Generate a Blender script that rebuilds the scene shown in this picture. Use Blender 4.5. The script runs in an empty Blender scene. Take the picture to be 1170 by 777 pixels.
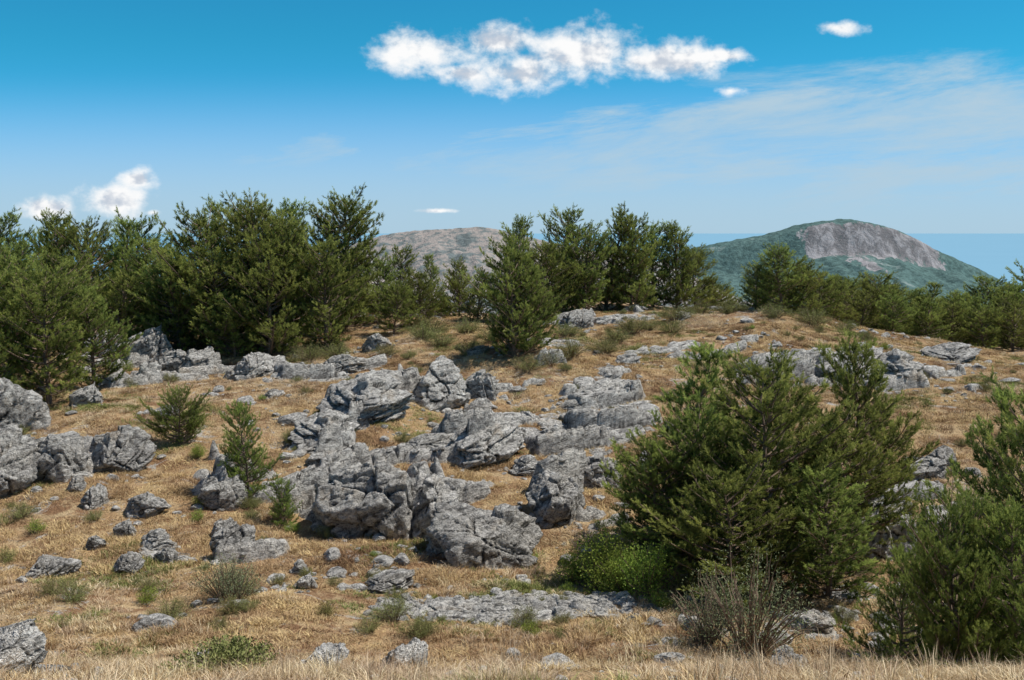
import bpy, math, numpy as np
from mathutils import Vector
RNG=np.random.default_rng(7)
SC=bpy.context.scene
COL=SC.collection
# ---------------------------------------------------------------- noise
def ss(a,b,x):
    t=np.clip((x-a)/(b-a),0,1); return t*t*(3-2*t)
def hsh(ix,iy,s,iz=0):
    n=(ix*374761393+iy*668265263+iz*1440662683+s*974634777)&0xffffffff
    n=((n^(n>>13))*1274126177)&0xffffffff
    return ((n^(n>>16))&0xffff)/65535.0
def vn2(x,y,s=0):
    x=np.asarray(x,float);y=np.asarray(y,float)
    ix=np.floor(x).astype(np.int64);iy=np.floor(y).astype(np.int64)
    fx=x-ix;fy=y-iy;fx=fx*fx*(3-2*fx);fy=fy*fy*(3-2*fy)
    a=hsh(ix,iy,s);b=hsh(ix+1,iy,s);c=hsh(ix,iy+1,s);d=hsh(ix+1,iy+1,s)
    return (a+(b-a)*fx)*(1-fy)+(c+(d-c)*fx)*fy-0.5
def vn3(p,s=0):
    i=np.floor(p).astype(np.int64);f=p-i;f=f*f*(3-2*f)
    r=0
    for dx in(0,1):
        for dy in(0,1):
            for dz in(0,1):
                w=(f[:,0] if dx else 1-f[:,0])*(f[:,1] if dy else 1-f[:,1])*(f[:,2] if dz else 1-f[:,2])
                r=r+w*hsh(i[:,0]+dx,i[:,1]+dy,s,i[:,2]+dz)
    return r-0.5
def fbm2(x,y,s,o=4):
    return sum(vn2(x*2**k,y*2**k,s+k)/2**k for k in range(o))
def vor(p,s):
    """cellular noise, any of 2-D / 3-D: F1, F2, cell hash"""
    dim=p.shape[1];i=np.floor(p).astype(np.int64);n=len(p)
    b1=np.full(n,9.);b2=np.full(n,9.);cid=np.zeros(n)
    R3=(-1,0,1);offs=[(a,b,c) for a in R3 for b in R3 for c in (R3 if dim==3 else (0,))]
    for o in offs:
        c=i[:,0]+o[0];d=i[:,1]+o[1];e=(i[:,2]+o[2]) if dim==3 else 0
        q=(c+hsh(c,d,s,e)-p[:,0])**2+(d+hsh(c,d,s+1,e)-p[:,1])**2
        if dim==3: q=q+(e+hsh(c,d,s+2,e)-p[:,2])**2
        q=np.sqrt(q);m=q<b1
        b2=np.where(m,b1,np.minimum(b2,q));cid=np.where(m,hsh(c,d,s+3,e),cid);b1=np.where(m,q,b1)
    return b1,b2,cid
# ---------------------------------------------------------------- terrain
PY=[-2000,-200,-20,-3,0,3.5,5,7,9,13,17,19.5,22,24.5,27.5,32,39,46,52,65,90,140,250,500,1000,2500,6000,60000]
PZ=[9,4,0,-1.3,-1.5,-1.74,-2.25,-3.2,-4.45,-6.3,-6.75,-6.85,-6.7,-6.3,-5.8,-5.2,-4.65,-4.3,-4.5,-6,-10,-20,-45,-120,-300,-700,-960,-1000]
def terr(x,y):
    x=np.asarray(x,float);y=np.asarray(y,float)
    ye=np.where(np.abs(x)>100,np.maximum(y,np.abs(x)*0.8-20),y)
    k=np.clip(np.abs(ye)*0.03,0.25,5)
    z=sum(np.interp(ye+o*k,PY,PZ) for o in(-2,-1,0,1,2))/5
    z=z+ss(28,46,y)*0.55*np.exp(-((x-6)/8)**2)
    z=z-ss(30,45,y)*1.8*ss(11,27,x)-ss(30,45,y)*0.6*ss(-6,-16,x)
    z=z-.35*np.exp(-((x-1.4)/1.6)**2-((y-19.6)/1.1)**2)
    m=0.25+0.75*ss(6,12,y)
    z=z+m*(0.5*vn2(x/6,y/6,1)+0.34*vn2(x/2.1,y/1.7,2)+0.10*vn2(x/.6,y/.6,3))*(1-.7*np.exp(-((x)/2.2)**2-((y-17.2)/1.2)**2))
    return z
ZONES=[(-3,25.3,4.0,3.4,1.15),(-2.2,29.8,3.4,2.8,1),(2.5,29.5,2.2,5.2,.6),(-12.4,24.8,2.6,2.8,1),(-13,36.5,4,2.4,.8),(12,34,4.6,2.6,.8),(1.5,23.4,1.8,1.9,1),
 (-6.5,20.4,2.0,1.0,.4),(8.6,21,2,1.8,.9),(4,44.5,3,1.8,.5),(-6.3,35,3.2,2.,.6),(10.7,24.6,1.6,1.6,.6),(16.5,37.2,2,1.2,.6),(7.5,38,2.6,1.4,.35),(-2.75,4.9,.42,.28,.22),(4.9,15.8,.9,.6,.5),(.5,39,2.0,1.0,.4)]
def bed(x,y):
    """height of exposed limestone beds above the soil (negative = buried)"""
    x=np.asarray(x,float);y=np.asarray(y,float);Mz=np.full(x.shape,-1.0);Az=np.zeros(x.shape)
    for cx,cy,rx,ry,a in ZONES:
        q=1-np.sqrt(((x-cx)/rx)**2+((y-cy)/ry)**2);m=q>Mz;Mz=np.where(m,q,Mz);Az=np.where(m,a,Az)
    near=y<9;sc=np.where(near,.25,1.)
    wx=fbm2(x/3.2,y/3.2,310,2)
    s=(y-.42*x)/(1.55*sc)+.8*wx+.05*vn2(x/.3,y/.3,305)
    fl=np.floor(s).astype(np.int64);fr=s-fl
    bs=(x+.35*y)/(2.1*sc)+hsh(fl,fl*0,7)*5+.5*vn2(x/1.3,y/1.3,311)
    blk=np.floor(bs).astype(np.int64);fb=bs-blk
    bur=hsh(fl,blk,9)
    M=ss(.0,.2,np.minimum(Mz,.45)*.9+.65*fbm2(x/2.0/sc,y/1.6/sc,301,4)+1.1*(bur-.76))
    A=.2+.95*hsh(fl,blk,8)**1.4
    saw=np.where(fr<.06,fr/.06,1-1.05*((fr-.06)/.94))
    til=(hsh(fl,blk,10)-.5)*.5*(fb-.5)
    s2=(y-.42*x)/(.36*sc)+1.6*wx;f2=s2-np.floor(s2)
    h=(A*saw+til)
    h=np.round(h/.13+.25*vn2(x/.5,y/.5,12))*.13*.6+h*.4
    h=h+.05*hsh(np.floor(s2).astype(np.int64),blk,11)*np.where(f2<.15,f2/.15,1-(f2-.15)/.85)
    sh=x.shape;p=np.stack([(x/.9/sc).ravel(),(y/.7/sc).ravel()],1)+.12*np.stack([vn2(x/.5,y/.5,321).ravel(),vn2(x/.5,y/.5,322).ravel()],1)
    a,b,c=vor(p,330);cr=np.exp(-((b-a)/.06)**2).reshape(sh);h=h+.12*(c.reshape(sh)-.5)-.26*cr
    h=h-.3*np.exp(-(np.minimum(fb,1-fb)/.035)**2)
    h=h+.05*fbm2(x/.2,y/.2,340,2)
    return np.where(M>.02,(h*Az*sc+.05)*M-.16*(1-M)-.03,-.2)
def tz(x,y): return float(terr(np.array([x]),np.array([y]))[0])
# ---------------------------------------------------------------- mesh helper
def mk_mesh(name,V,F,mats,midx=None,attrs=None,smooth=False):
    V=np.asarray(V,np.float32);F=np.asarray(F,np.int32);n=F.shape[1]
    me=bpy.data.meshes.new(name)
    me.vertices.add(len(V));me.vertices.foreach_set('co',V.ravel())
    me.loops.add(F.size);me.loops.foreach_set('vertex_index',F.ravel())
    me.polygons.add(len(F));me.polygons.foreach_set('loop_start',np.arange(0,F.size,n,dtype=np.int32))
    for m in mats: me.materials.append(m)
    if midx is not None: me.polygons.foreach_set('material_index',np.asarray(midx,np.int32))
    me.update(calc_edges=True)
    me.polygons.foreach_set('use_smooth',np.full(len(F),bool(smooth)))
    if attrs:
        for k,a in attrs.items():
            at=me.attributes.new(k,'FLOAT','POINT');at.data.foreach_set('value',np.asarray(a,np.float32).ravel())
    return me
def add(name,me,loc=(0,0,0),rot=(0,0,0),scl=(1,1,1),parent=None,col=None):
    o=bpy.data.objects.new(name,me);o.location=loc;o.rotation_euler=rot;o.scale=scl
    (col or COL).objects.link(o)
    if parent: o.parent=parent
    return o
def gridmesh(xs,ys,zf):
    X,Y=np.meshgrid(xs,ys);Z=zf(X,Y);nx=len(xs);ny=len(ys)
    V=np.stack([X,Y,Z],-1).reshape(-1,3)
    i,j=np.meshgrid(np.arange(nx-1),np.arange(ny-1));a=(j*nx+i).ravel()
    return V,np.stack([a,a+1,a+nx+1,a+nx],1)
# ---------------------------------------------------------------- node helpers
class G:
    def __init__(s,nt): s.nt=nt;s.n=nt.nodes;s.l=nt.links
    def set(s,sock,v):
        if isinstance(v,bpy.types.NodeSocket): s.l.new(v,sock)
        elif v is not None:
            if hasattr(sock.default_value,'__len__') and not hasattr(v,'__len__'): v=(v,)*len(sock.default_value)
            if hasattr(v,'__len__') and len(v)==3 and len(sock.default_value)==4: v=(*v,1)
            sock.default_value=v
    def M(s,op,a,b=None,c=None,clamp=False):
        n=s.n.new('ShaderNodeMath');n.operation=op;n.use_clamp=clamp
        for i,v in enumerate((a,b,c)):
            if v is not None: s.set(n.inputs[i],v)
        return n.outputs[0]
    def V(s,op,a,b=None):
        n=s.n.new('ShaderNodeVectorMath');n.operation=op
        s.set(n.inputs[0],a)
        if b is not None: s.set(n.inputs['Scale'] if op=='SCALE' else n.inputs[1],b)
        return n.outputs[0]
    def noise(s,vec,scale,detail=4,rough=.55,dist=0,col=False):
        n=s.n.new('ShaderNodeTexNoise');s.set(n.inputs['Vector'],vec);n.inputs['Scale'].default_value=scale
        n.inputs['Detail'].default_value=detail;n.inputs['Roughness'].default_value=rough;n.inputs['Distortion'].default_value=dist
        return n.outputs['Color' if col else 'Fac']
    def mix(s,f,a,b,blend='MIX'):
        n=s.n.new('ShaderNodeMix');n.data_type='RGBA';n.blend_type=blend
        s.set(n.inputs[0],f);s.set(n.inputs[6],a);s.set(n.inputs[7],b);return n.outputs[2]
    def smooth(s,x,a,b,lo=0,hi=1):
        n=s.n.new('ShaderNodeMapRange');n.interpolation_type='SMOOTHSTEP';s.set(n.inputs[0],x)
        for i,v in zip((1,2,3,4),(a,b,lo,hi)): s.set(n.inputs[i],v)
        return n.outputs[0]
    def comb(s,x,y,z):
        n=s.n.new('ShaderNodeCombineXYZ');[s.set(n.inputs[i],v) for i,v in enumerate((x,y,z))];return n.outputs[0]
    def bump(s,h,st,d,nrm=None):
        n=s.n.new('ShaderNodeBump');n.inputs['Strength'].default_value=st;n.inputs['Distance'].default_value=d
        s.set(n.inputs['Height'],h)
        if nrm is not None: s.set(n.inputs['Normal'],nrm)
        return n.outputs[0]
def newmat(name):
    m=bpy.data.materials.new(name);m.use_nodes=True;nt=m.node_tree
    return m,G(nt),nt.nodes['Principled BSDF'],nt.nodes['Material Output']
def tex(g,kind='Object'): return g.n.new('ShaderNodeTexCoord').outputs[kind]
# ---- ground
def mat_ground():
    m,g,b,o=newmat('dry_meadow_soil');p=tex(g)
    n1=g.noise(p,.5,3,.6);n2=g.noise(p,2.2,4,.65);n3=g.noise(p,14,3,.7)
    c=g.mix(g.smooth(n1,.42,.58),(.40,.26,.135),(.23,.13,.07))
    c=g.mix(g.smooth(n2,.42,.62),c,(.49,.36,.205))
    c=g.mix(g.smooth(n3,.5,.75,0,.8),c,(.12,.075,.045))
    st=g.smooth(g.noise(p,1.0,5,.75,1.2),.56,.63,0,.85)
    c=g.mix(st,c,g.mix(g.smooth(n3,.35,.6),(.24,.23,.215),(.52,.495,.45)))
    g.set(b.inputs['Base Color'],c);b.inputs['Roughness'].default_value=.95
    b.inputs['Specular IOR Level'].default_value=.1
    g.set(b.inputs['Normal'],g.bump(n3,1,.1));return m
# ---- rock
def mat_rock():
    m,g,b,o=newmat('limestone');oi=g.n.new('ShaderNodeObjectInfo')
    geo=g.n.new('ShaderNodeNewGeometry');wp=geo.outputs['Position']
    rot=g.n.new('ShaderNodeVectorRotate');rot.rotation_type='EULER_XYZ';g.set(rot.inputs['Vector'],wp);rot.inputs['Rotation'].default_value=(.3,.35,.2)
    strat=g.V('MULTIPLY',rot.outputs[0],(1.0,1.2,3.2))
    n1=g.noise(wp,1.1,3,.65);n2=g.noise(strat,2.6,6,.8,.5);n3=g.noise(wp,26,2,.8);n4=g.noise(wp,7,5,.8,.6)
    c=g.mix(g.smooth(n1,.38,.62),(.46,.44,.41),(.62,.595,.545))
    c=g.mix(g.smooth(n2,.49,.58,0,.9),c,(.84,.81,.75))
    c=g.mix(g.smooth(n4,.515,.57,0,.75),c,(.19,.185,.175))
    c=g.mix(g.smooth(n2,.45,.39,0,.9),c,(.075,.073,.069))
    c=g.mix(g.smooth(n3,.55,.66,0,.65),c,(.15,.145,.135))
    c=g.mix(g.smooth(n1,.58,.72,0,.35),c,(.46,.34,.21))
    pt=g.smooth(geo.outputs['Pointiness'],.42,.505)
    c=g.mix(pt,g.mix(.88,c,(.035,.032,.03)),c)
    hv=g.n.new('ShaderNodeHueSaturation');g.set(hv.inputs['Color'],c)
    g.set(hv.inputs['Value'],g.M('MULTIPLY_ADD',oi.outputs['Random'],.25,.87))
    g.set(b.inputs['Base Color'],hv.outputs[0]);b.inputs['Roughness'].default_value=.9
    b.inputs['Specular IOR Level'].default_value=.15
    h=g.M('ADD',n2,g.M('MULTIPLY',n3,.4));h=g.M('ADD',h,g.M('MULTIPLY',n4,-.6))
    g.set(b.inputs['Normal'],g.bump(h,1,.16));return m
# ---- foliage
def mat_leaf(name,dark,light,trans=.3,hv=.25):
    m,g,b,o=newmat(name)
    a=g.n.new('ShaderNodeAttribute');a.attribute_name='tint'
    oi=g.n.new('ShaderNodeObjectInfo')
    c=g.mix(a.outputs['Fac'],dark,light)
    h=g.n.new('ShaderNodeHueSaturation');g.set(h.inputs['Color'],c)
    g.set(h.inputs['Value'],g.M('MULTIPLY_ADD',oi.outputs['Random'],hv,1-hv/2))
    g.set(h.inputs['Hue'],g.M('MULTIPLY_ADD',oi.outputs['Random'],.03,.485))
    d=g.n.new('ShaderNodeBsdfDiffuse');g.set(d.inputs['Color'],h.outputs[0])
    g.n.remove(b)
    if trans>0:
        t=g.n.new('ShaderNodeBsdfTranslucent');g.set(t.inputs['Color'],h.outputs[0])
        mx=g.n.new('ShaderNodeMixShader');mx.inputs[0].default_value=trans
        g.l.new(d.outputs[0],mx.inputs[1]);g.l.new(t.outputs[0],mx.inputs[2]);g.l.new(mx.outputs[0],o.inputs[0])
    else: g.l.new(d.outputs[0],o.inputs[0])
    return m
def mat_bark():
    m,g,b,o=newmat('bark');p=tex(g)
    n=g.noise(g.V('MULTIPLY',p,(9,9,2)),3,2,.7)
    g.set(b.inputs['Base Color'],g.mix(n,(.07,.05,.035),(.30,.21,.15)));b.inputs['Roughness'].default_value=.9
    return m
M_GROUND=mat_ground();M_ROCK=mat_rock();M_BARK=mat_bark()
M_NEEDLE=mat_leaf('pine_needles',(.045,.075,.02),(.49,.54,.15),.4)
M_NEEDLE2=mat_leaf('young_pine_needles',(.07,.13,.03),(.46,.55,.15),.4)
M_LEAF=mat_leaf('broad_leaves',(.08,.15,.03),(.40,.50,.10),.38)
M_HEATH=mat_leaf('heath_leaves',(.09,.10,.035),(.31,.32,.12),0)
M_GREY=mat_leaf('grey_green_leaves',(.10,.13,.06),(.32,.36,.20),.2)
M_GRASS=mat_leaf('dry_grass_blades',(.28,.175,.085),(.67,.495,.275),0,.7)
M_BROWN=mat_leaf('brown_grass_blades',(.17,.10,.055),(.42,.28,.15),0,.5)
M_STRAW=mat_leaf('straw_blades',(.42,.30,.17),(.84,.70,.49),.15,.35)
M_GREENGR=mat_leaf('green_grass_blades',(.12,.14,.045),(.33,.33,.12),0,.4)
# ---------------------------------------------------------------- plant geometry
def tube(P,R,sides=5):
    P=np.asarray(P,float);n=len(P)
    T=np.gradient(P,axis=0);T/=np.linalg.norm(T,axis=1)[:,None]+1e-9
    ref=np.array([0.3,0.9,0.1]) if abs(T[0,2])>.7 else np.array([0,0,1.])
    U=np.cross(T,ref);U/=np.linalg.norm(U,axis=1)[:,None]+1e-9;W=np.cross(T,U)
    a=np.arange(sides)*2*math.pi/sides
    V=P[:,None]+np.asarray(R)[:,None,None]*(np.cos(a)[None,:,None]*U[:,None]+np.sin(a)[None,:,None]*W[:,None])
    V=V.reshape(-1,3);F=[]
    for i in range(n-1):
        for s in range(sides):
            q=i*sides+s;r=i*sides+(s+1)%sides
            F+=[(q,r,r+sides),(q,r+sides,q+sides)]
    return V,np.array(F)
def perp(d,rng):
    r=rng.normal(size=d.shape);r-=d*np.sum(r*d,1)[:,None];return r/(np.linalg.norm(r,axis=1)[:,None]+1e-9)
def needles(B,D,L,K,nl,nw,rng,spread=.9):
    n=len(B);B=np.repeat(B,K,0);D0=np.repeat(D,K,0);L=np.repeat(L,K)
    t=rng.random(n*K)
    base=B+D0*(L*t)[:,None]
    q=perp(D0,rng);sp=spread*(1.15-.6*t)
    d=D0+q*sp[:,None];d/=np.linalg.norm(d,axis=1)[:,None]
    w=perp(d,rng)*nw/2
    ln=nl*rng.uniform(.7,1.2,n*K)
    V=np.stack([base-w,base+w,base+d*ln[:,None]],1).reshape(-1,3)
    F=np.arange(n*K*3).reshape(-1,3);return V,F
class Acc:
    def __init__(s): s.V=[];s.F=[];s.M=[];s.T=[];s.n=0
    def add(s,V,F,m,t):
        s.V.append(V);s.F.append(F+s.n);s.M.append(np.full(len(F),m));s.T.append(np.broadcast_to(t,(len(V),)));s.n+=len(V)
    def mesh(s,name,mats,smooth=False):
        return mk_mesh(name,np.concatenate(s.V),np.concatenate(s.F),mats,np.concatenate(s.M),{'tint':np.concatenate(s.T)},smooth)
def pine(seed,H=5.,R=1.4,round_=.7,low=.03,needle=None,K=24,irregular=.3,wide=.3,el0=8,nw=.016):
    """mountain pine: rounded, lobed crown with up-swept shoots in tufts"""
    rng=np.random.default_rng(seed);A=Acc()
    tt=np.linspace(0,1,9);sw=rng.normal(0,.045*H,(9,2)).cumsum(0)*.4*tt[:,None]
    TP=np.stack([sw[:,0],sw[:,1],tt*H*.93],1)
    V,F=tube(TP,(.018*H)*(1-tt*.93)+.004,8);A.add(V,F,0,.5)
    SB=[];SD=[];SL=[];ST=[]
    h=low*H;lob=rng.random(6)*6.28
    while h<H*.93:
        t=h/H
        ell=math.sqrt(max(0,1-((t-wide)/(1.0-wide))**2)) if t>wide else .72+.28*(t/wide)
        prof=round_*ell+(1-round_)*(1-t)*1.15
        nb=int(rng.integers(4,7)) if t<.8 else 4
        a0=rng.random()*6.28
        for k in range(nb):
            a=a0+k*6.283/nb+rng.normal(0,.4)
            L=R*prof*rng.uniform(.68,1.15)*(1+irregular*math.sin(2*a+lob[0]+4*t)+irregular*.7*math.sin(3*a+lob[1]+11*t))
            el=math.radians(el0+52*t**1.2+rng.normal(0,10))
            if rng.random()<.12: L*=.55
            L=max(L*(1-.25*t),.15)
            s=np.linspace(0,1,7)
            c=np.array([np.interp(h,TP[:,2],TP[:,i]) for i in(0,1)]+[h])
            hor=L*s*math.cos(el*.8);ver=L*s*math.sin(el*.5)+.45*L*s**2
            bend=rng.normal(0,.2)*L*s**2
            P=np.stack([c[0]+hor*math.cos(a)-bend*math.sin(a),c[1]+hor*math.sin(a)+bend*math.cos(a),c[2]+ver],1)
            V,F=tube(P,.02*L*(1-s*.85)+.004,4);A.add(V,F,0,.5)
            bt=rng.uniform(-.25,.25)
            ns=max(4,int(L/.135))
            for q in range(ns):
                u=.30+.70*(q+rng.random())/ns
                p=np.array([np.interp(u,s,P[:,i]) for i in range(3)])
                side=1 if q%2 else -1
                l2=(.36*L*(1-u)**.6+.18)*rng.uniform(.6,1.2)
                a2=a+side*math.radians(rng.uniform(20,70))
                d=np.array([math.cos(a2),math.sin(a2),rng.uniform(.1,1.0)+.4*t]);d/=np.linalg.norm(d)
                if l2>.3:
                    V,F=tube(np.stack([p,p+d*l2*.5,p+d*l2]),[.008,.006,.003],3);A.add(V,F,0,.4)
                m=max(2,int(l2/.08))
                for w in range(m):
                    f=.25+.75*(w+.5+rng.uniform(-.4,.4))/m
                    dd=d*.8+rng.normal(0,.35,3);dd[2]+=.5;dd/=np.linalg.norm(dd)
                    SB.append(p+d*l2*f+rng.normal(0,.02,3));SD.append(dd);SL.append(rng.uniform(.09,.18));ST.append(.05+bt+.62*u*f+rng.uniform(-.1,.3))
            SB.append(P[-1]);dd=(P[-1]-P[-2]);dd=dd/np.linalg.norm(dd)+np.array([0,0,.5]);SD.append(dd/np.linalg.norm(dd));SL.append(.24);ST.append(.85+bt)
        h+=H*rng.uniform(.035,.055)
    for k in range(12):
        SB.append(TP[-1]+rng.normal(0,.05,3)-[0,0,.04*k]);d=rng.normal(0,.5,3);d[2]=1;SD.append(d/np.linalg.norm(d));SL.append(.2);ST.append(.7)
    SB=np.array(SB);SD=np.array(SD);SL=np.array(SL);ST=np.clip(np.array(ST),0,1)
    V,F=needles(SB,SD,SL,K,.095,nw,rng)
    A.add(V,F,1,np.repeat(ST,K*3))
    return A.mesh('pine_mesh',[M_BARK,needle or M_NEEDLE]),len(SB)
def shrub(seed,H=1.,W=1.2,stems=30,leaf=.04,nl=90,mat=None,up=.9,aspect=.5,droop=.1):
    rng=np.random.default_rng(seed);A=Acc();B=[];D=[];T=[]
    for k in range(stems):
        a=rng.random()*6.283;r=rng.random()**.6
        tip=np.array([math.cos(a)*r*W/2,math.sin(a)*r*W/2,H*(1-.55*r**2)*rng.uniform(.65,1.08)])
        b=np.array([math.cos(a),math.sin(a),0])*r*.12*W
        s=np.linspace(0,1,6)[:,None]
        P=b+(tip-b)*np.concatenate([s**1.25,s**1.25,s**.85],1)+rng.normal(0,.02*H,(6,3))*s
        V,F=tube(P,(.010*H)*(1-s[:,0]*.8)+.0015,3);A.add(V,F,0,.4)
        tw=rng.uniform(-.2,.2)
        u=.2+.8*rng.random(nl)**.7
        p=np.stack([np.interp(u,s[:,0],P[:,i]) for i in range(3)],1)
        off=rng.normal(0,1,(nl,3))*(.07*H*(1.1-u*.4))[:,None]
        B.append(p+off);D.append(off/(np.linalg.norm(off,axis=1)[:,None]+1e-6)+np.array([0,0,up*.6])+rng.normal(0,.5,(nl,3)));T.append(.25+tw+.4*u+rng.uniform(-.2,.3,nl))
    B=np.concatenate(B);D=np.concatenate(D);T=np.concatenate(T);D/=np.linalg.norm(D,axis=1)[:,None];n=len(B)
    w=perp(D,rng)*leaf*aspect*.5;L=leaf*rng.uniform(.6,1.3,n)[:,None]
    V=np.stack([B,B+D*L*.5+w,B+D*L,B+D*L*.5-w],1).reshape(-1,3)
    i=np.arange(n)*4;F=np.concatenate([np.stack([i,i+1,i+2],1),np.stack([i,i+2,i+3],1)])
    A.add(V,F,1,np.repeat(np.clip(T,0,1),4))
    return A.mesh('shrub_mesh',[M_BARK,mat])
def patch(seed,tufts,n,R,h,spread,w,mat,lean=.5):
    """a patch of several grass tufts"""
    rng=np.random.default_rng(seed);N=tufts*n
    ta=rng.random(tufts)*6.283;tr=R*rng.random(tufts)**.5
    cx=np.repeat(np.cos(ta)*tr,n);cy=np.repeat(np.sin(ta)*tr,n);th=np.repeat(rng.uniform(.55,1.15,tufts),n)
    a=rng.random(N)*6.283;r=spread*rng.random(N)**.6
    b=np.stack([cx+np.cos(a)*r,cy+np.sin(a)*r,np.full(N,-.04)],1)
    a2=a+rng.normal(0,.8,N);ln=lean*rng.random(N)
    H=h*th*rng.uniform(.35,1.1,N)+.03
    d=np.stack([np.cos(a2)*ln,np.sin(a2)*ln,np.ones(N)],1)
    pd=np.stack([-np.sin(a2+rng.normal(0,.8,N)),np.cos(a2),np.zeros(N)],1)*w/2
    m=b+d*(H*.55)[:,None];t=b+d*H[:,None]+np.stack([np.cos(a2),np.sin(a2),-.5*np.ones(N)],1)*(ln*H*.5)[:,None]
    V=np.stack([b-pd,b+pd,m+pd*.8,m-pd*.8,t],1).reshape(-1,3)
    i=np.arange(N)*5;F=np.concatenate([np.stack([i,i+1,i+2],1),np.stack([i,i+2,i+3],1),np.stack([i+3,i+2,i+4],1)])
    tt=np.repeat(rng.uniform(-.25,.25,tufts),n)
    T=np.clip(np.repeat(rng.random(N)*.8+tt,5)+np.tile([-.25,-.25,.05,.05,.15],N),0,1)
    return mk_mesh('grass_patch_mesh',V,F,[mat],None,{'tint':T})
# ---------------------------------------------------------------- rocks
import bmesh
def ico(l):
    bm=bmesh.new();bmesh.ops.create_icosphere(bm,subdivisions=l,radius=1)
    V=np.array([v.co[:] for v in bm.verts]);F=np.array([[v.index for v in f.verts] for f in bm.faces]);bm.free();return V,F
ICO={}
def rock(seed,l=6,np_=13,blk=1.0,flat=1.8,rough=1.0,smooth=True):
    if l not in ICO: ICO[l]=ico(l)
    N,F=ICO[l];rng=np.random.default_rng(seed)
    pl=rng.normal(size=(np_,3));pl/=np.linalg.norm(pl,axis=1)[:,None];d=rng.uniform(.55,.95,np_)
    r=np.full(len(N),1.15)
    for k in range(np_):
        c=N@pl[k];r=np.minimum(r,np.where(c>.05,d[k]/np.maximum(c,.05),9))
    P=N*r[:,None]
    if l>4:
        ax=rng.normal(0,.35,2);T=P.copy();T[:,2]=P[:,2]+ax[0]*P[:,0]+ax[1]*P[:,1]
        W=T+.05*np.stack([vn3(P*4+i*7,seed+i) for i in range(3)],1)
        disp=np.zeros(len(P))
        for sc,am,cw,cd in((1.15,.26,.03,.15),(2.8,.09,.04,.035)):
            a,b,c=vor(W*np.array([sc,sc,sc*flat]),seed+int(sc*10))
            disp+=blk*(am*(c-.5)-cd*np.exp(-((b-a)/cw)**2))
        for sc,am in((2,.08),(5,.05),(12,.045),(26,.026),(50,.013)):
            disp+=am*rough*vn3(P*sc,seed+int(sc))
    else:
        disp=.12*vn3(P*2.5,seed)+.08*vn3(P*6,seed+1)
    P=P+N*disp[:,None]
    P/=np.array([np.ptp(P[:,0]),np.ptp(P[:,1]),np.ptp(P[:,2])])
    return mk_mesh('limestone_rock_mesh',P,F,[M_ROCK],smooth=smooth)
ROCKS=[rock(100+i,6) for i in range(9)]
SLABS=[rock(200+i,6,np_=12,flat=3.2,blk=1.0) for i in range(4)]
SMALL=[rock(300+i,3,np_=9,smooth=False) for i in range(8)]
def place_rock(x,y,w,h,v=0,yaw=0.,d=None,tilt=-.15,slab=False,name='limestone_boulder'):
    me=(SLABS[v%4] if slab else ROCKS[v%9]);d=d or w*.85
    z=tz(x,y);H=h*1.65
    return add(name,me,(x,y+d*.3,z+h-H*.5),(0.15,tilt,yaw),(w,d,H))
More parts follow.
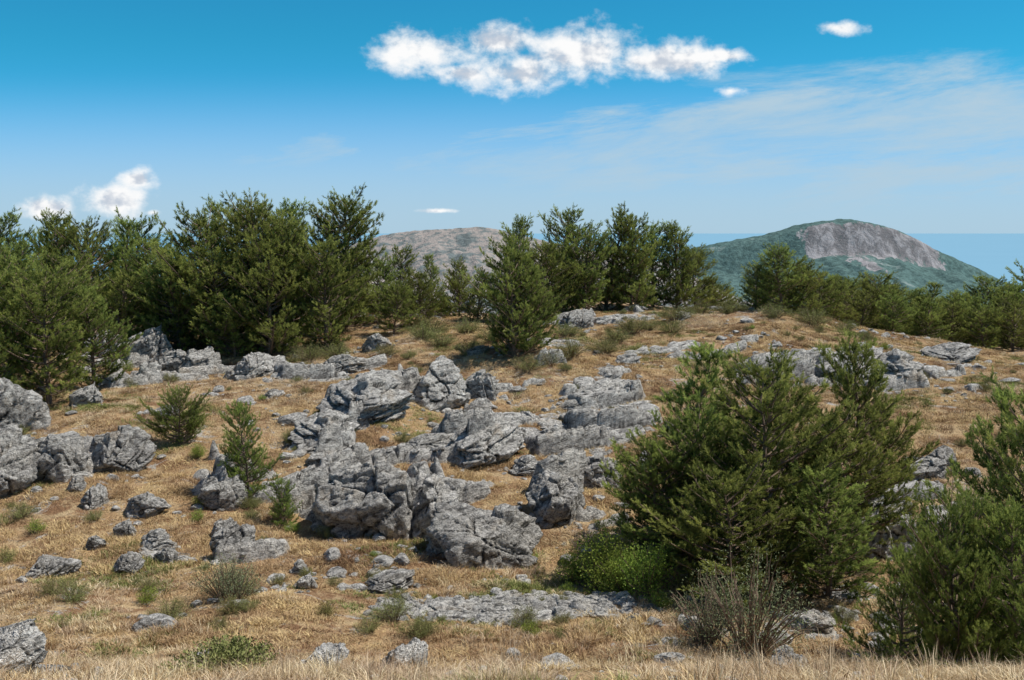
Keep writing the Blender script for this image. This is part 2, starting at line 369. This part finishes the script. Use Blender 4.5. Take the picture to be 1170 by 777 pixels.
RK=[ # x,y,w,h,variant,yaw,slab
(-14.9,27.3,2.6,2.3,0,.3,0),(-15.6,26.3,2.2,1.5,3,.9,0),(-12.6,23.3,2.2,1.5,0,.5,1),(-11.4,24.2,1.6,1.1,6,.2,0),(-10.2,25.2,1.9,1.05,2,.2,0),(-13.9,38,2.1,1.5,3,.1,0),(-15.8,38.5,1.7,1.3,4,.6,0),
(-11.7,36,1.8,1.1,5,1.,0),(-12.4,36.5,1.2,.9,6,.4,0),(-9.0,34,2.4,.9,1,.3,1),(-12.8,34.8,.9,.6,7,0,0),(-6.2,35,2.1,.9,2,0,1),
(-5.4,39,1.2,.7,8,.3,0),(-4.35,28,3.2,1.3,3,.1,1),(-2.2,31,2.6,1.5,1,2.,0),(-.85,31.5,1.3,1.1,4,.3,0),(-.95,25.8,2.6,1.,0,.3,1),
(-2.3,26.3,2.2,.7,2,.1,1),(-.6,27.8,2.0,.8,1,.2,1),(-5.2,26.5,2.2,.9,3,.4,1),(-4.9,25.3,1.2,.5,5,.1,0),(-3.0,21.7,2.5,1.65,6,.3,0),(-1.8,22.0,1.8,1.4,3,1.3,0),
(-.5,19.8,2.5,1.3,5,2.9,0),(1.1,22.4,1.7,1.1,3,1.1,0),(2.3,24.3,1.5,.9,4,.4,0),(1.1,27.6,1.0,.5,8,.3,0),
(2.7,31.4,1.7,.4,0,.4,1),(3.3,33.5,1.5,.35,1,.2,1),(2.0,30,1.4,.4,2,.5,1),
(2.8,42,1.7,.7,7,.2,0),(5.8,47,1.3,.4,8,.2,0),(-7.0,23,1.2,.85,5,.3,0),(-8.5,22.2,1.1,.55,8,.2,0),(-9.8,22.7,.7,.45,7,.9,0),
(-10.5,23.4,.5,.35,2,.2,0),(-9.2,18.9,1.0,.4,0,.3,0),(-7.5,20.3,.8,.45,1,.8,0),(-7.6,19,.7,.35,2,.1,0),(-8.4,21,.5,.35,3,.1,0),
(-7.0,19.6,.5,.35,4,.1,0),(-5.8,20,1.0,.7,6,1.2,0),(-6.3,21.2,.6,.4,7,.1,0),(-8.8,20.3,.5,.3,8,.1,0),(-4.2,19,.45,.3,1,.1,0),
(-3.8,17.9,.4,.25,3,.1,0),(-2.4,18.3,1.2,.4,2,.1,1),(-.7,6.3,.34,.16,7,.3,0),(-2.75,4.9,.5,.2,5,.6,0),(-1.15,5.7,.34,.11,1,.3,1),(1.9,6.4,.3,.13,3,.5,0),
(-1.9,5.9,.32,.12,8,.1,0),(11.4,33.5,3.4,1.0,0,.1,1),(13.1,33.2,2.2,1.0,3,.1,1),(9.7,35,1.8,.45,1,.1,1),(11.0,36,2.6,.5,2,.1,1),(16.7,37,2.6,.5,3,.1,1),
(7.9,20,2.1,1.4,4,.3,0),(9.2,20.8,1.4,.9,5,.3,0),(10.4,24.2,1.2,.5,6,.3,0),(11.2,25.3,1.0,.45,7,.3,0),(4.9,15.6,.9,.35,8,.3,0),
(7.6,44,1.2,.35,1,.2,1),(9.4,39,1.3,.3,2,.3,1),(6.1,37,1.0,.25,0,.3,1),(-13.2,30.5,1.1,.6,3,.2,0),(-10.3,29.2,.9,.35,4,.2,0),(-7.6,31,.8,.3,1,.2,1),
(0.4,25,1.0,.5,1,.2,0),(-1.3,36.5,1.2,.4,2,.2,1),(4.2,35.5,1.1,.3,3,.2,1),
]
for i,(x,y,w,h,v,yaw,sl) in enumerate(RK):
    place_rock(x,y,w,h,v,yaw,slab=bool(sl),name='limestone_outcrop' if sl else 'limestone_boulder',tilt=-.25 if sl else -.15)
# ---------------------------------------------------------------- ground
def graded(a,b,step,far,g=1.18,lo=None):
    c=list(np.arange(a,b+1e-6,step));s=step;x=c[-1]
    while x<far: s*=g;x+=s;c.append(x)
    s=step;x=c[0];pre=[]
    lo=lo if lo is not None else -far
    while x>lo: s*=g;x-=s;pre.append(x)
    return np.array(pre[::-1]+c)
V,F=gridmesh(graded(-26,26,.16,60000),graded(1,52,.16,60000,lo=-2000),terr)
add('ground',mk_mesh('ground',V,F,[M_GROUND],smooth=True))
def bedsheet(name,x0,x1,y0,y1,dx,dy):
    V,F=gridmesh(np.arange(x0,x1,dx),np.arange(y0,y1,dy),bed)
    hgt=V[:,2].copy();V[:,2]+=terr(V[:,0],V[:,1])
    F=F[(hgt[F].max(1)>-.09)];u,inv=np.unique(F,return_inverse=True)
    return add(name,mk_mesh(name,V[u],inv.reshape(F.shape),[M_ROCK],smooth=True))
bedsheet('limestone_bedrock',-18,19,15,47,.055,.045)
bedsheet('limestone_bedrock',-3.4,-.5,4.3,6.2,.015,.015)
# ---------------------------------------------------------------- instancer
def instancer(name,meshes,P,S,I,R=None,rng=RNG):
    col=bpy.data.collections.new(name+'_parts')
    for k,me in enumerate(meshes):
        o=bpy.data.objects.new('%s_part_%02d'%(name,k),me);col.objects.link(o)
    n=len(P);me=bpy.data.meshes.new(name);me.vertices.add(n);me.vertices.foreach_set('co',np.asarray(P,np.float32).ravel())
    if R is None: R=np.stack([rng.normal(0,.12,n),rng.normal(0,.12,n),rng.random(n)*6.283],1)
    a=me.attributes.new('rot','FLOAT_VECTOR','POINT');a.data.foreach_set('vector',np.asarray(R,np.float32).ravel())
    S=np.asarray(S,np.float32);S=np.repeat(S[:,None],3,1) if S.ndim==1 else S
    a=me.attributes.new('scl','FLOAT_VECTOR','POINT');a.data.foreach_set('vector',S.astype(np.float32).ravel())
    a=me.attributes.new('idx','INT','POINT');a.data.foreach_set('value',np.asarray(I,np.int32))
    o=add(name,me)
    ng=bpy.data.node_groups.new(name,'GeometryNodeTree')
    ng.interface.new_socket('Geometry',in_out='INPUT',socket_type='NodeSocketGeometry');ng.interface.new_socket('Geometry',in_out='OUTPUT',socket_type='NodeSocketGeometry')
    N=ng.nodes;L=ng.links
    gi=N.new('NodeGroupInput');go=N.new('NodeGroupOutput');ip=N.new('GeometryNodeInstanceOnPoints');ci=N.new('GeometryNodeCollectionInfo')
    ci.inputs['Collection'].default_value=col;ci.inputs['Separate Children'].default_value=True;ci.inputs['Reset Children'].default_value=True
    def na(t,nm):
        q=N.new('GeometryNodeInputNamedAttribute');q.data_type=t;q.inputs['Name'].default_value=nm;return q.outputs['Attribute']
    er=N.new('FunctionNodeEulerToRotation');L.new(na('FLOAT_VECTOR','rot'),er.inputs[0])
    L.new(gi.outputs[0],ip.inputs['Points']);L.new(ci.outputs[0],ip.inputs['Instance']);ip.inputs['Pick Instance'].default_value=True
    L.new(na('INT','idx'),ip.inputs['Instance Index']);L.new(er.outputs[0],ip.inputs['Rotation']);L.new(na('FLOAT_VECTOR','scl'),ip.inputs['Scale'])
    L.new(ip.outputs[0],go.inputs[0])
    md=o.modifiers.new('scatter','NODES');md.node_group=ng
    return o
def cone_pts(n,y0,y1,k=.62,pad=2.5,pw=1.0):
    y=y0+(y1-y0)*RNG.random(n)**pw;x=(RNG.random(n)*2-1)*(k*y+pad);return x,y
def slope_rot(x,y,e=.25):
    """Euler angles that lay a patch on the slope with a random heading"""
    gx=(terr(x+e,y)-terr(x-e,y))/(2*e);gy=(terr(x,y+e)-terr(x,y-e))/(2*e)
    n=np.stack([-gx,-gy,np.ones_like(gx)],1);n/=np.linalg.norm(n,axis=1)[:,None]
    th=RNG.random(len(x))*6.283;a=np.stack([np.cos(th),np.sin(th),np.zeros_like(th)],1)
    a-=n*np.sum(a*n,1)[:,None];a/=np.linalg.norm(a,axis=1)[:,None];b=np.cross(n,a)
    return np.stack([np.arctan2(b[:,2],n[:,2]),-np.arcsin(a[:,2]),np.arctan2(a[:,1],a[:,0])],1)
def scree(x,y): return ((x-.1)/2.3)**2+((y-17.3)/.8)**2+.9*vn2(x/.7,y/.4,77)
# rubble
x,y=cone_pts(13000,13,50,pw=1.0)
dn=fbm2(x/3.2,y/3.2,60)+.5*ss(.15,.5,fbm2(x/9,y/9,70))
keep=dn>RNG.uniform(.1,.75,len(x));x=x[keep];y=y[keep]
s=np.clip(np.exp(RNG.normal(-2.4,.7,len(x))),.03,.4)*1.5
ex=[];ey=[];es=[]
for (rx,ry,w,h,v,yaw,sl) in RK:
    if w<.8: continue
    n=int(8*w);a=RNG.random(n)*6.283;r=w*(.45+.5*RNG.random(n))
    ex.append(rx+np.cos(a)*r*1.1);ey.append(ry+.25*w+np.sin(a)*r*.9);es.append(np.clip(np.exp(RNG.normal(-1.9,.6,n)),.06,.5)*min(1,w/1.5))
gx=RNG.uniform(-2.8,3.0,8000);gy=RNG.uniform(16.2,18.7,8000);q=scree(gx,gy)<RNG.uniform(.3,1.5,8000);gx=gx[q];gy=gy[q];n=len(gx)
fx,fy=cone_pts(300,3.6,8,pad=.6)
x=np.concatenate([x]+ex+[gx,fx]);y=np.concatenate([y]+ey+[gy,fy]);s=np.concatenate([s]+es+[np.clip(np.exp(RNG.normal(-2.4,.5,n)),.04,.4),RNG.uniform(.015,.09,300)])
P=np.stack([x,y,terr(x,y)+np.maximum(bed(x,y),0)+s*.06],1)
S=np.stack([s*RNG.uniform(.8,1.5,len(s)),s*RNG.uniform(.7,1.1,len(s)),s*RNG.uniform(.35,.8,len(s))],1)
instancer('limestone_rubble',SMALL,P,S,RNG.integers(0,8,len(s)))
# grass
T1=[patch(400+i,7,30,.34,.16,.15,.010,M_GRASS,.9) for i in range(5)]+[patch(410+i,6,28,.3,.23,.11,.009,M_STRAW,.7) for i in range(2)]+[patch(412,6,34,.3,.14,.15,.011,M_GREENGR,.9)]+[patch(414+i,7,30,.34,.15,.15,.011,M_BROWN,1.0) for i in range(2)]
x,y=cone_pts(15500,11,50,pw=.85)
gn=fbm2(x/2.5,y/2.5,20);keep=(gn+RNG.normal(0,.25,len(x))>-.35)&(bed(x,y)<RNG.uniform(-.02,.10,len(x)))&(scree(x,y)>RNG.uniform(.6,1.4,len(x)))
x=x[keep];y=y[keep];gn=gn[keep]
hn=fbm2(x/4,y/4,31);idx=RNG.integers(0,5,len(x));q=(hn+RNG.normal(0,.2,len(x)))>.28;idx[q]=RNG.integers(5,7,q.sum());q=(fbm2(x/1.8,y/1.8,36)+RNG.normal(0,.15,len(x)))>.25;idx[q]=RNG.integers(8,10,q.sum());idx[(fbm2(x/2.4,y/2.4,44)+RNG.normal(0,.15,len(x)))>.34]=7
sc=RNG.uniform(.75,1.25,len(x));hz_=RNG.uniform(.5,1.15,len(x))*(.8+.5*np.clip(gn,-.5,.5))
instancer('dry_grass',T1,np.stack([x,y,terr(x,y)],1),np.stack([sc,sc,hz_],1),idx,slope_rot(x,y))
T2=[patch(420+i,5,40,.17,.19,.09,.0032,M_STRAW,1.0) for i in range(4)]+[patch(424+i,5,40,.17,.15,.09,.004,M_GRASS,1.1) for i in range(2)]+[patch(426,3,10,.15,.36,.06,.003,M_STRAW,.4),patch(427,5,50,.15,.12,.08,.004,M_GREENGR,.9),patch(428,5,40,.17,.14,.09,.004,M_BROWN,1.1)]
x,y=cone_pts(1500,2.6,12,pad=.8,pw=1.0)
gn=fbm2(x/.8,y/.8,90);keep=(gn+RNG.normal(0,.15,len(x))>-.28)&(bed(x,y)<.02);x=x[keep];y=y[keep];gn=gn[keep]
hn=fbm2(x/1.3,y/1.3,81);idx=RNG.choice(7,len(x),p=[.15,.15,.14,.12,.14,.13,.17]);idx[(fbm2(x/.9,y/.9,85)+RNG.normal(0,.1,len(x)))>.3]=8;idx[(hn+RNG.normal(0,.1,len(x)))>.38]=7
hh=RNG.uniform(.4,.95,len(x))*(.75+.8*np.clip(gn,-.4,.7));sc=RNG.uniform(.8,1.2,len(x))
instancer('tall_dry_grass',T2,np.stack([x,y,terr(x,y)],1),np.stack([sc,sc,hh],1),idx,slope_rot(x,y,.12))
# ---------------------------------------------------------------- pines
PN=[]
specs=[dict(R=1.45,round_=.7),dict(R=1.6,round_=.85,wide=.4),dict(R=1.75,round_=.95,wide=.45,low=.08),dict(R=1.25,round_=.4),dict(R=1.8,round_=.8,irregular=.4),dict(R=1.5,round_=.6,irregular=.45)]
for i,s in enumerate(specs):
    me,ns=pine(500+i,**s);PN.append(me)
YP=[pine(520,R=1.9,round_=.5,needle=M_NEEDLE2,low=.02)[0],pine(521,R=2.6,round_=.9,needle=M_NEEDLE2,low=.02)[0]]
def place_pine(x,y,H,v=0,ws=1.,young=False,name='pine_tree',parent=None,yaw=None):
    me=YP[v%2] if young else PN[v%6];k=H/5.
    return add(name,me,(x,y,tz(x,y)-.08*k),(RNG.normal(0,.03),RNG.normal(0,.03),RNG.random()*6.28 if yaw is None else yaw),(k*ws,k*ws,k),parent)
TR=[(-14.6,31,4.2,2,1.2),(-16.2,30.5,4.7,4,1.1),(-14.0,33,3.4,1,1.2),(-17.3,34,4.6,2,1.2),
(-22.5,44,5.5,1,1.1),(-22,47,5.3,5,1.),(-20.9,46,5.6,0,1.1),(-19.3,45,5.2,2,1.1),(-18.9,50,5.6,4,1.),(-17,44,5.7,3,1.0),(-15.3,43,4.5,1,1.1),(-13.9,41,3.9,2,1.1),(-18.4,41,3.8,4,1.3),(-20.5,40,4.2,1,1.3),(-16.2,40.5,3.2,5,1.3),
(-12.8,41,5.7,4,1.15),(-12.1,43,5.9,1,1.15),(-10.4,41,6.1,2,1.15),(-9.6,42.5,5.9,0,1.2),(-8.4,43,6.1,5,1.15),(-7.4,44,5.5,1,1.05),(-11.7,39.5,4.0,2,1.3),(-9.5,38.8,4.6,4,1.15),(-7.4,39.5,4.3,1,1.1),(-10.8,38.6,2.6,5,1.3),(-8.9,40.5,5.2,2,1.2),(-13.4,40,3.9,4,1.2),
(-6.0,45,3.0,2,1.1),(-5.4,47,3.4,0,1.1),(-3.8,48,3.2,3,1.1),(-4.1,44,2.4,1,1.2),(-2.6,49,2.8,4,1.1),(-5.0,42,2.2,2,1.3),(-1.6,46,2.5,5,1.2),
(.1,36,4.2,4,1.0),(.5,36.6,3.6,1,1.1),(.3,46,4.8,0,1.0),(1.5,45,3.5,1,1.1),
(2.6,48,5.0,1,1.1),(3.4,46.5,4.0,2,1.1),(4.6,49,5.2,5,1.1),(5.8,48.5,4.5,4,1.1),(7.1,50,4.1,1,1.2),(8.3,50,4.4,0,1.1),(9.3,50.5,3.1,2,1.2),(2.2,46,3.2,4,1.2),
(12.5,46,3.0,2,1.4),(11.5,47,2.2,1,1.3),(13.6,46.5,2.5,4,1.3),(14.8,48,2.4,1,1.3),
(3.85,21,4.6,3,1.2),(5.0,18.5,4.5,0,1.15),(7.6,21.5,4.3,1,.95),(6.1,20.5,4.2,5,1.0),(4.0,17.4,2.6,4,1.3),(2.9,19.6,2.8,2,1.3),(5.8,17.6,2.4,1,1.4),(6.9,20.0,2.9,4,1.3),(4.6,20.3,3.6,5,1.2),(3.6,19.4,3.4,2,1.1),
(6.9,12.6,4.4,3,1.05),(7.6,14.5,4.1,1,1.)]
for t in TR: place_pine(*t)
for x,y,H,v,ws in[(-6.5,24,2.4,0,.85),(-9.2,27,1.5,1,.95),(-5.2,22.2,1.1,0,1.0),(4.85,10.3,2.1,1,.7),(4.6,11.2,1.7,0,.9),(5.3,10.0,2.0,0,1.0),(5.2,9.2,1.5,1,.6)]:
    place_pine(x,y,H,v,ws,True,'young_pine')
forest=bpy.data.objects.new('pine_forest',None);COL.objects.link(forest)
for i in range(80):
    y=RNG.uniform(54,88);x=RNG.uniform(-.62,.62)*y
    H=RNG.uniform(2.6,3.8)+ (y-54)*.055
    if -8<x/y*50<14: H*=.65
    place_pine(x,y,H,int(RNG.integers(0,6)),1.35,name='forest_pine',parent=forest)
for u_,y,H in[(14.5,56,2.8),(19.3,57,3.3),(21.9,60,4.2),(24,58,3.4),(24.8,61,3.6),(26.5,60,3.4),(29,61,4.3),(31,62,4.1),(33,63,5.2),(17.5,55,2.7),(20.4,54,2.8),(22.6,55,2.9),(25.4,55,3.0),(27.9,56,3.3),(23.5,53,2.5),(29.5,54,2.9),(20.5,60,3.8),(16.2,53,2.2),(18.3,52,2.3),(19.6,51,2.0),(21.5,51.5,2.3),(24.8,52,2.4),(26.6,52.5,2.7),(28.4,52,2.6),(15.6,57,3.0),(30.5,57,3.4)]:
    place_pine(u_,y,H,int(RNG.integers(0,6)),1.4)
# ---------------------------------------------------------------- shrubs
S_BR=[shrub(600,1.4,1.7,45,.055,110,M_LEAF),shrub(601,1.3,1.5,40,.05,110,M_LEAF)]
S_HE=[shrub(610+i,.65,1.3,60,.03,90,M_HEATH,aspect=.35) for i in range(3)]
S_GY=[shrub(620,1.6,1.9,60,.045,55,M_GREY,aspect=.3),shrub(621,.9,1.3,40,.035,60,M_GREY,aspect=.35)]
def place_shrub(name,me,x,y,s,sz=None): return add(name,me,(x,y,tz(x,y)-.04),(0,0,RNG.random()*6.28),(s,s,sz or s))
for x,y,s,v in[(1.75,18.8,1.0,0),(1.3,19.5,.65,1),(2.45,17.6,.9,1),(2.15,18.1,.75,0),(-4.4,24.6,.35,1),(-8.4,26.2,.3,0)]: place_shrub('broadleaf_bush',S_BR[v],x,y,s)
for i,(x,y,s) in enumerate([(.5,34,1.2),(2.2,36.5,1.4),(3.5,37.5,1.3),(5,41,1.5),(4.2,39.5,1.2),(7.3,44,1.4),(-3.6,40,1.5),(-2.8,39,1.2),(-4.8,38,1.0),(-1.6,37,1.3),(2.2,40,1.2),(13,43,1.6),(11.5,43.5,1.4),(8.6,45.5,1.5),(-7.8,38,1.4),(-6.8,38.3,1.3),(8.2,35,.9),(-3.4,42,1.5),(9.8,45,1.3),(5.8,42.5,1.2),(14.8,44,1.2),(1.4,35,1.2),(-1.9,41.5,1.4),(6.6,41,1.1),(-.7,38.6,1.3),(15.8,20,.9)]):
    place_shrub('heath_bush',S_HE[i%3],x,y,s,s*.8)
x,y=cone_pts(600,15,47,k=.55,pad=0);kp=fbm2(x/5,y/5,130)>RNG.uniform(-.6,.4,600);x=x[kp];y=y[kp]
instancer('low_shrubs',[S_HE[0],S_HE[1],shrub(630,.5,.8,40,.03,70,M_GREENGR,aspect=.35),shrub(631,.55,.7,30,.035,60,M_LEAF,aspect=.4)],np.stack([x,y,terr(x,y)-.02],1),RNG.uniform(.2,.7,len(x)),RNG.choice(4,len(x),p=[.35,.28,.25,.12]))
for x,y,s,v in[(3.6,14.6,1.1,0),(-5.2,17.4,1.0,1),(-4.9,17.1,.85,1),(3.1,15.2,.8,0),(6.6,16.2,.9,1),(5.9,9.0,.8,1)]: place_shrub('scrub_bush',S_GY[v],x,y,s)
add('cushion_plant',shrub(640,.16,.62,90,.02,70,M_HEATH),(-1.55,5.1,tz(-1.55,5.1)))
# ---------------------------------------------------------------- mountains, sea
def mat_mtn(name,forest,bare,cliff,thr):  # aerial haze is painted: base colours passed in are shifted towards blue
    m,g,b,o=newmat(name);p=tex(g);sc=g.V('SCALE',p,.01)
    a=g.n.new('ShaderNodeAttribute');a.attribute_name='cliff'
    n=g.noise(sc,.45,6,.65,.5);n2=g.noise(sc,5,5,.7);n3=g.noise(g.V('MULTIPLY',sc,(1.6,.6,1)),1.6,6,.75,.6)
    c=g.mix(g.smooth(n2,.42,.6),forest,tuple(q*.6 for q in forest))
    c=g.mix(g.smooth(n,thr,thr+.06,0,.8),c,g.mix(g.smooth(n2,.45,.6),bare,forest))
    k=g.smooth(g.M('ADD',a.outputs['Fac'],g.M('MULTIPLY',g.M('SUBTRACT',n3,.5),2.4)),.5,.68)
    c=g.mix(k,c,g.mix(g.smooth(n3,.42,.62),tuple(q*.5 for q in cliff),cliff))
    g.set(b.inputs['Base Color'],c);b.inputs['Roughness'].default_value=1;b.inputs['Specular IOR Level'].default_value=0
    g.set(b.inputs['Normal'],g.bump(g.M('ADD',n2,n3),.8,10));return m
def mountain(name,Yd,sil,base,D,mat,seed,cliffy=0.,cx=(0,0)):
    sx=np.array([(u-585)/1137*Yd for u,v in sil]);sz=np.array([(262.5-v)/1137*Yd for u,v in sil])
    x0,x1=sx[0]-.15*Yd,sx[-1]+.15*Yd
    SX=np.concatenate([[x0],sx,[x1]]);SZ=np.concatenate([[base],sz,[base]])
    xs=np.linspace(x0,x1,460);ys=np.linspace(Yd-D,Yd+D,260)
    def zf(X,Y):
        t=(Y-Yd)/D;wx=fbm2(X/(.35*D),Y/(.35*D),seed)*.12*D*np.abs(t)
        pr=np.interp(X+wx,SX,SZ);a=np.abs(t)
        sh=1-a
        if cliffy:
            c=.05+.03*fbm2(X/(.3*D),X*0,seed+3)
            sh=np.where(a<c,1-a*.35,(1-c*.35)-cliffy*ss(c,c+.09,a)-(1-c*.35-cliffy)*ss(c,1.05,a)**.8)
        z=base+(pr-base)*np.clip(sh,0,1)
        gul=(.25-np.abs(fbm2(X/(.16*D),Y/(.7*D),seed+9,4)))
        z=z+.085*D*gul*ss(.06,.35,a)*(1-ss(.8,1,a))+.006*D*fbm2(X/(.03*D),Y/(.03*D),seed+20,3)
        return z
    V,F=gridmesh(xs,ys,zf)
    a=np.abs((V[:,1]-Yd)/D);cm=ss(.03,.08,a)*(1-ss(.10,.22,a))*ss(cx[0],cx[0]+.03*Yd,V[:,0])*(1-ss(cx[1]-.03*Yd,cx[1],V[:,0])) if cliffy else np.zeros(len(V))
    if cliffy: cm=np.maximum(cm,.75*np.exp(-((V[:,0]-(955-585)/1137*Yd)/(.018*Yd))**2)*ss(.1,.2,a)*(1-ss(.3,.42,a)))
    return add(name,mk_mesh(name,V,F,[mat],None,{'cliff':cm},smooth=True))
MT1=mat_mtn('hazed_forested_limestone',(.115,.19,.18),(.24,.29,.28),(.35,.34,.35),.60)  # forest and cliff tones mixed with haze blue for distance
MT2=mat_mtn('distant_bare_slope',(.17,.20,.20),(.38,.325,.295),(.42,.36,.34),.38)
MT3=mat_mtn('far_haze_blue_range',(.16,.36,.55),(.18,.38,.57),(.2,.4,.58),.6)  # blue is painted aerial haze, not the colour of the rock
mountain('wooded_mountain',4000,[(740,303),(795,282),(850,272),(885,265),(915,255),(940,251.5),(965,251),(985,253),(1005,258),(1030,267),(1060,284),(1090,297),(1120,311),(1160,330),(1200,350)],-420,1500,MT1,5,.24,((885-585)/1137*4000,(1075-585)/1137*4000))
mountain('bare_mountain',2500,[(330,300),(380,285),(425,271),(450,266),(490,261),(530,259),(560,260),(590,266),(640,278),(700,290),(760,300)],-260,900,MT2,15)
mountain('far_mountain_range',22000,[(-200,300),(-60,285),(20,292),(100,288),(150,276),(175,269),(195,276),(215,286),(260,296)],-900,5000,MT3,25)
m,g,b,o=newmat('hazed_sea_water');p=tex(g);b.inputs['Roughness'].default_value=.9;b.inputs['Specular IOR Level'].default_value=0
g.set(b.inputs['Base Color'],g.mix(g.noise(g.V('SCALE',p,.0002),1,3),(.18,.345,.465),(.195,.365,.485)))  # horizon haze painted into the water colour, close to the low sky
V,F=gridmesh(np.linspace(-150000,150000,80),3000*1.06**np.arange(78),lambda X,Y:X*0-900);add('sea',mk_mesh('sea',V,F,[m]))
# ---------------------------------------------------------------- sun & sky
sd=Vector((.66,.04,1.12)).normalized() # towards the sun
l=bpy.data.lights.new('sun','SUN');l.energy=5.0;l.angle=math.radians(.5);l.color=(1,.955,.88)
lo=add('sun',l);lo.rotation_euler=sd.to_track_quat('Z','Y').to_euler()
w=bpy.data.worlds.new('World');SC.world=w;w.use_nodes=True;g=G(w.node_tree)
try:
    w.cycles.sampling_method='MANUAL';w.cycles.sample_map_resolution=256
except Exception: pass
bg=g.n['Background'];out=g.n['World Output']
sk=g.n.new('ShaderNodeTexSky');sk.sky_type='NISHITA';sk.sun_disc=False;sk.sun_elevation=math.asin(sd.z);sk.sun_rotation=math.atan2(sd.x,sd.y);sk.altitude=1000
sk.air_density=1.0;sk.dust_density=.5;sk.ozone_density=1.5
gen=tex(g,'Generated');sp=g.n.new('ShaderNodeSeparateXYZ');g.set(sp.inputs[0],gen);X,Y,Z=sp.outputs
yd=g.M('MAXIMUM',Y,.08);px=g.M('DIVIDE',X,yd);pz=g.M('DIVIDE',Z,yd);front=g.smooth(Y,.1,.3)
EL=[(490,58,62,22),(570,48,48,16),(530,84,40,13),(590,84,66,24),(670,62,66,30),(755,70,80,20),(820,64,44,8),
(55,238,30,12),(135,228,40,17),(158,205,22,13)]
SM=[(962,32,32,10),(835,104,22,9),(500,241,28,3),(175,243,12,5)]
P0=math.radians(6.3)
def el(e):
    u,v,ru,rv=e;sy=(388.5-v)/1137.5;yy=math.cos(P0)+sy*math.sin(P0)
    cx=(u-585)/1137.5/yy;cz=(sy*math.cos(P0)-math.sin(P0))/yy
    a=g.M('DIVIDE',g.M('SUBTRACT',px,cx),ru/1137.5);b_=g.M('DIVIDE',g.M('SUBTRACT',pz,cz),rv/1137.5)
    return g.M('SUBTRACT',1.0,g.M('SQRT',g.M('ADD',g.M('MULTIPLY',a,a),g.M('MULTIPLY',b_,b_))))
f=None
for e in EL:
    q=el(e);f=q if f is None else g.M('SMOOTH_MAX',f,q,.2)
for e in SM: f=g.M('MAXIMUM',f,g.M('SUBTRACT',el(e),.3))
vec=g.comb(px,g.M('MULTIPLY',pz,1.3),.52)
n1=g.noise(vec,24,8,.6,.1);n1b=g.noise(g.V('ADD',vec,(.008,.016,0)),24,3,.6,.1)
d0=g.M('ADD',f,g.M('MULTIPLY',g.M('SUBTRACT',n1,.46),2.8))
al=g.M('MULTIPLY',g.smooth(d0,-.2,.85),front)
lit=g.smooth(g.M('ADD',g.M('SUBTRACT',n1,n1b),g.M('MULTIPLY',g.M('SUBTRACT',.5,f),.10)),-.16,.05)
ccol=g.mix(lit,(.55,.61,.70),(.98,.98,.98))
lin=g.M('SUBTRACT',g.M('MULTIPLY_ADD',px,.115,.118),pz)
rx=g.M('ADD',px,g.M('MULTIPLY',pz,.25));rz=g.M('SUBTRACT',pz,g.M('MULTIPLY',px,.12))
vs=g.comb(g.M('MULTIPLY',rx,3.2),g.M('MULTIPLY',rz,18),.2)
c1=g.noise(vs,1.4,8,.68,.3)
cm=g.M('MULTIPLY',g.smooth(g.M('ADD',lin,g.M('MULTIPLY',g.M('SUBTRACT',c1,.5),.10)),-.005,.035),g.smooth(px,-.50,.25,.5,1))
ca=g.M('MULTIPLY',g.M('MULTIPLY',cm,g.smooth(c1,.25,.68,.4,1.0)),front)
hz=g.M('MULTIPLY',g.smooth(pz,.16,.0,0,.85),front)
ca=g.M('MAXIMUM',g.M('MULTIPLY',ca,g.smooth(pz,-.01,.08,.8,1)),hz)
bg.inputs['Strength'].default_value=.08
tint=g.mix(g.smooth(pz,0,.2),(.45,1.1,2.0),(.16,1.14,1.38))
tint=g.mix(g.smooth(Z,.22,.5),tint,(.9,1,1.08))
g.set(bg.inputs['Color'],g.mix(1.0,sk.outputs[0],tint,'MULTIPLY'))
b1=g.n.new('ShaderNodeBackground');b1.inputs['Color'].default_value=(.45,.61,.73,1)
b2=g.n.new('ShaderNodeBackground');g.set(b2.inputs['Color'],ccol)
m1=g.n.new('ShaderNodeMixShader');m2=g.n.new('ShaderNodeMixShader')
g.set(m1.inputs[0],ca);g.l.new(bg.outputs[0],m1.inputs[1]);g.l.new(b1.outputs[0],m1.inputs[2])
g.set(m2.inputs[0],al);g.l.new(m1.outputs[0],m2.inputs[1]);g.l.new(b2.outputs[0],m2.inputs[2]);g.l.new(m2.outputs[0],out.inputs[0])
# ---------------------------------------------------------------- camera
c=bpy.data.cameras.new('camera');c.lens=35;c.sensor_width=36;c.clip_start=.05;c.clip_end=4e5
co=add('camera',c,(0,0,0),(math.radians(90-6.3),0,0));SC.camera=co
SC.view_settings.view_transform='Standard';SC.view_settings.look='None';SC.view_settings.exposure=0
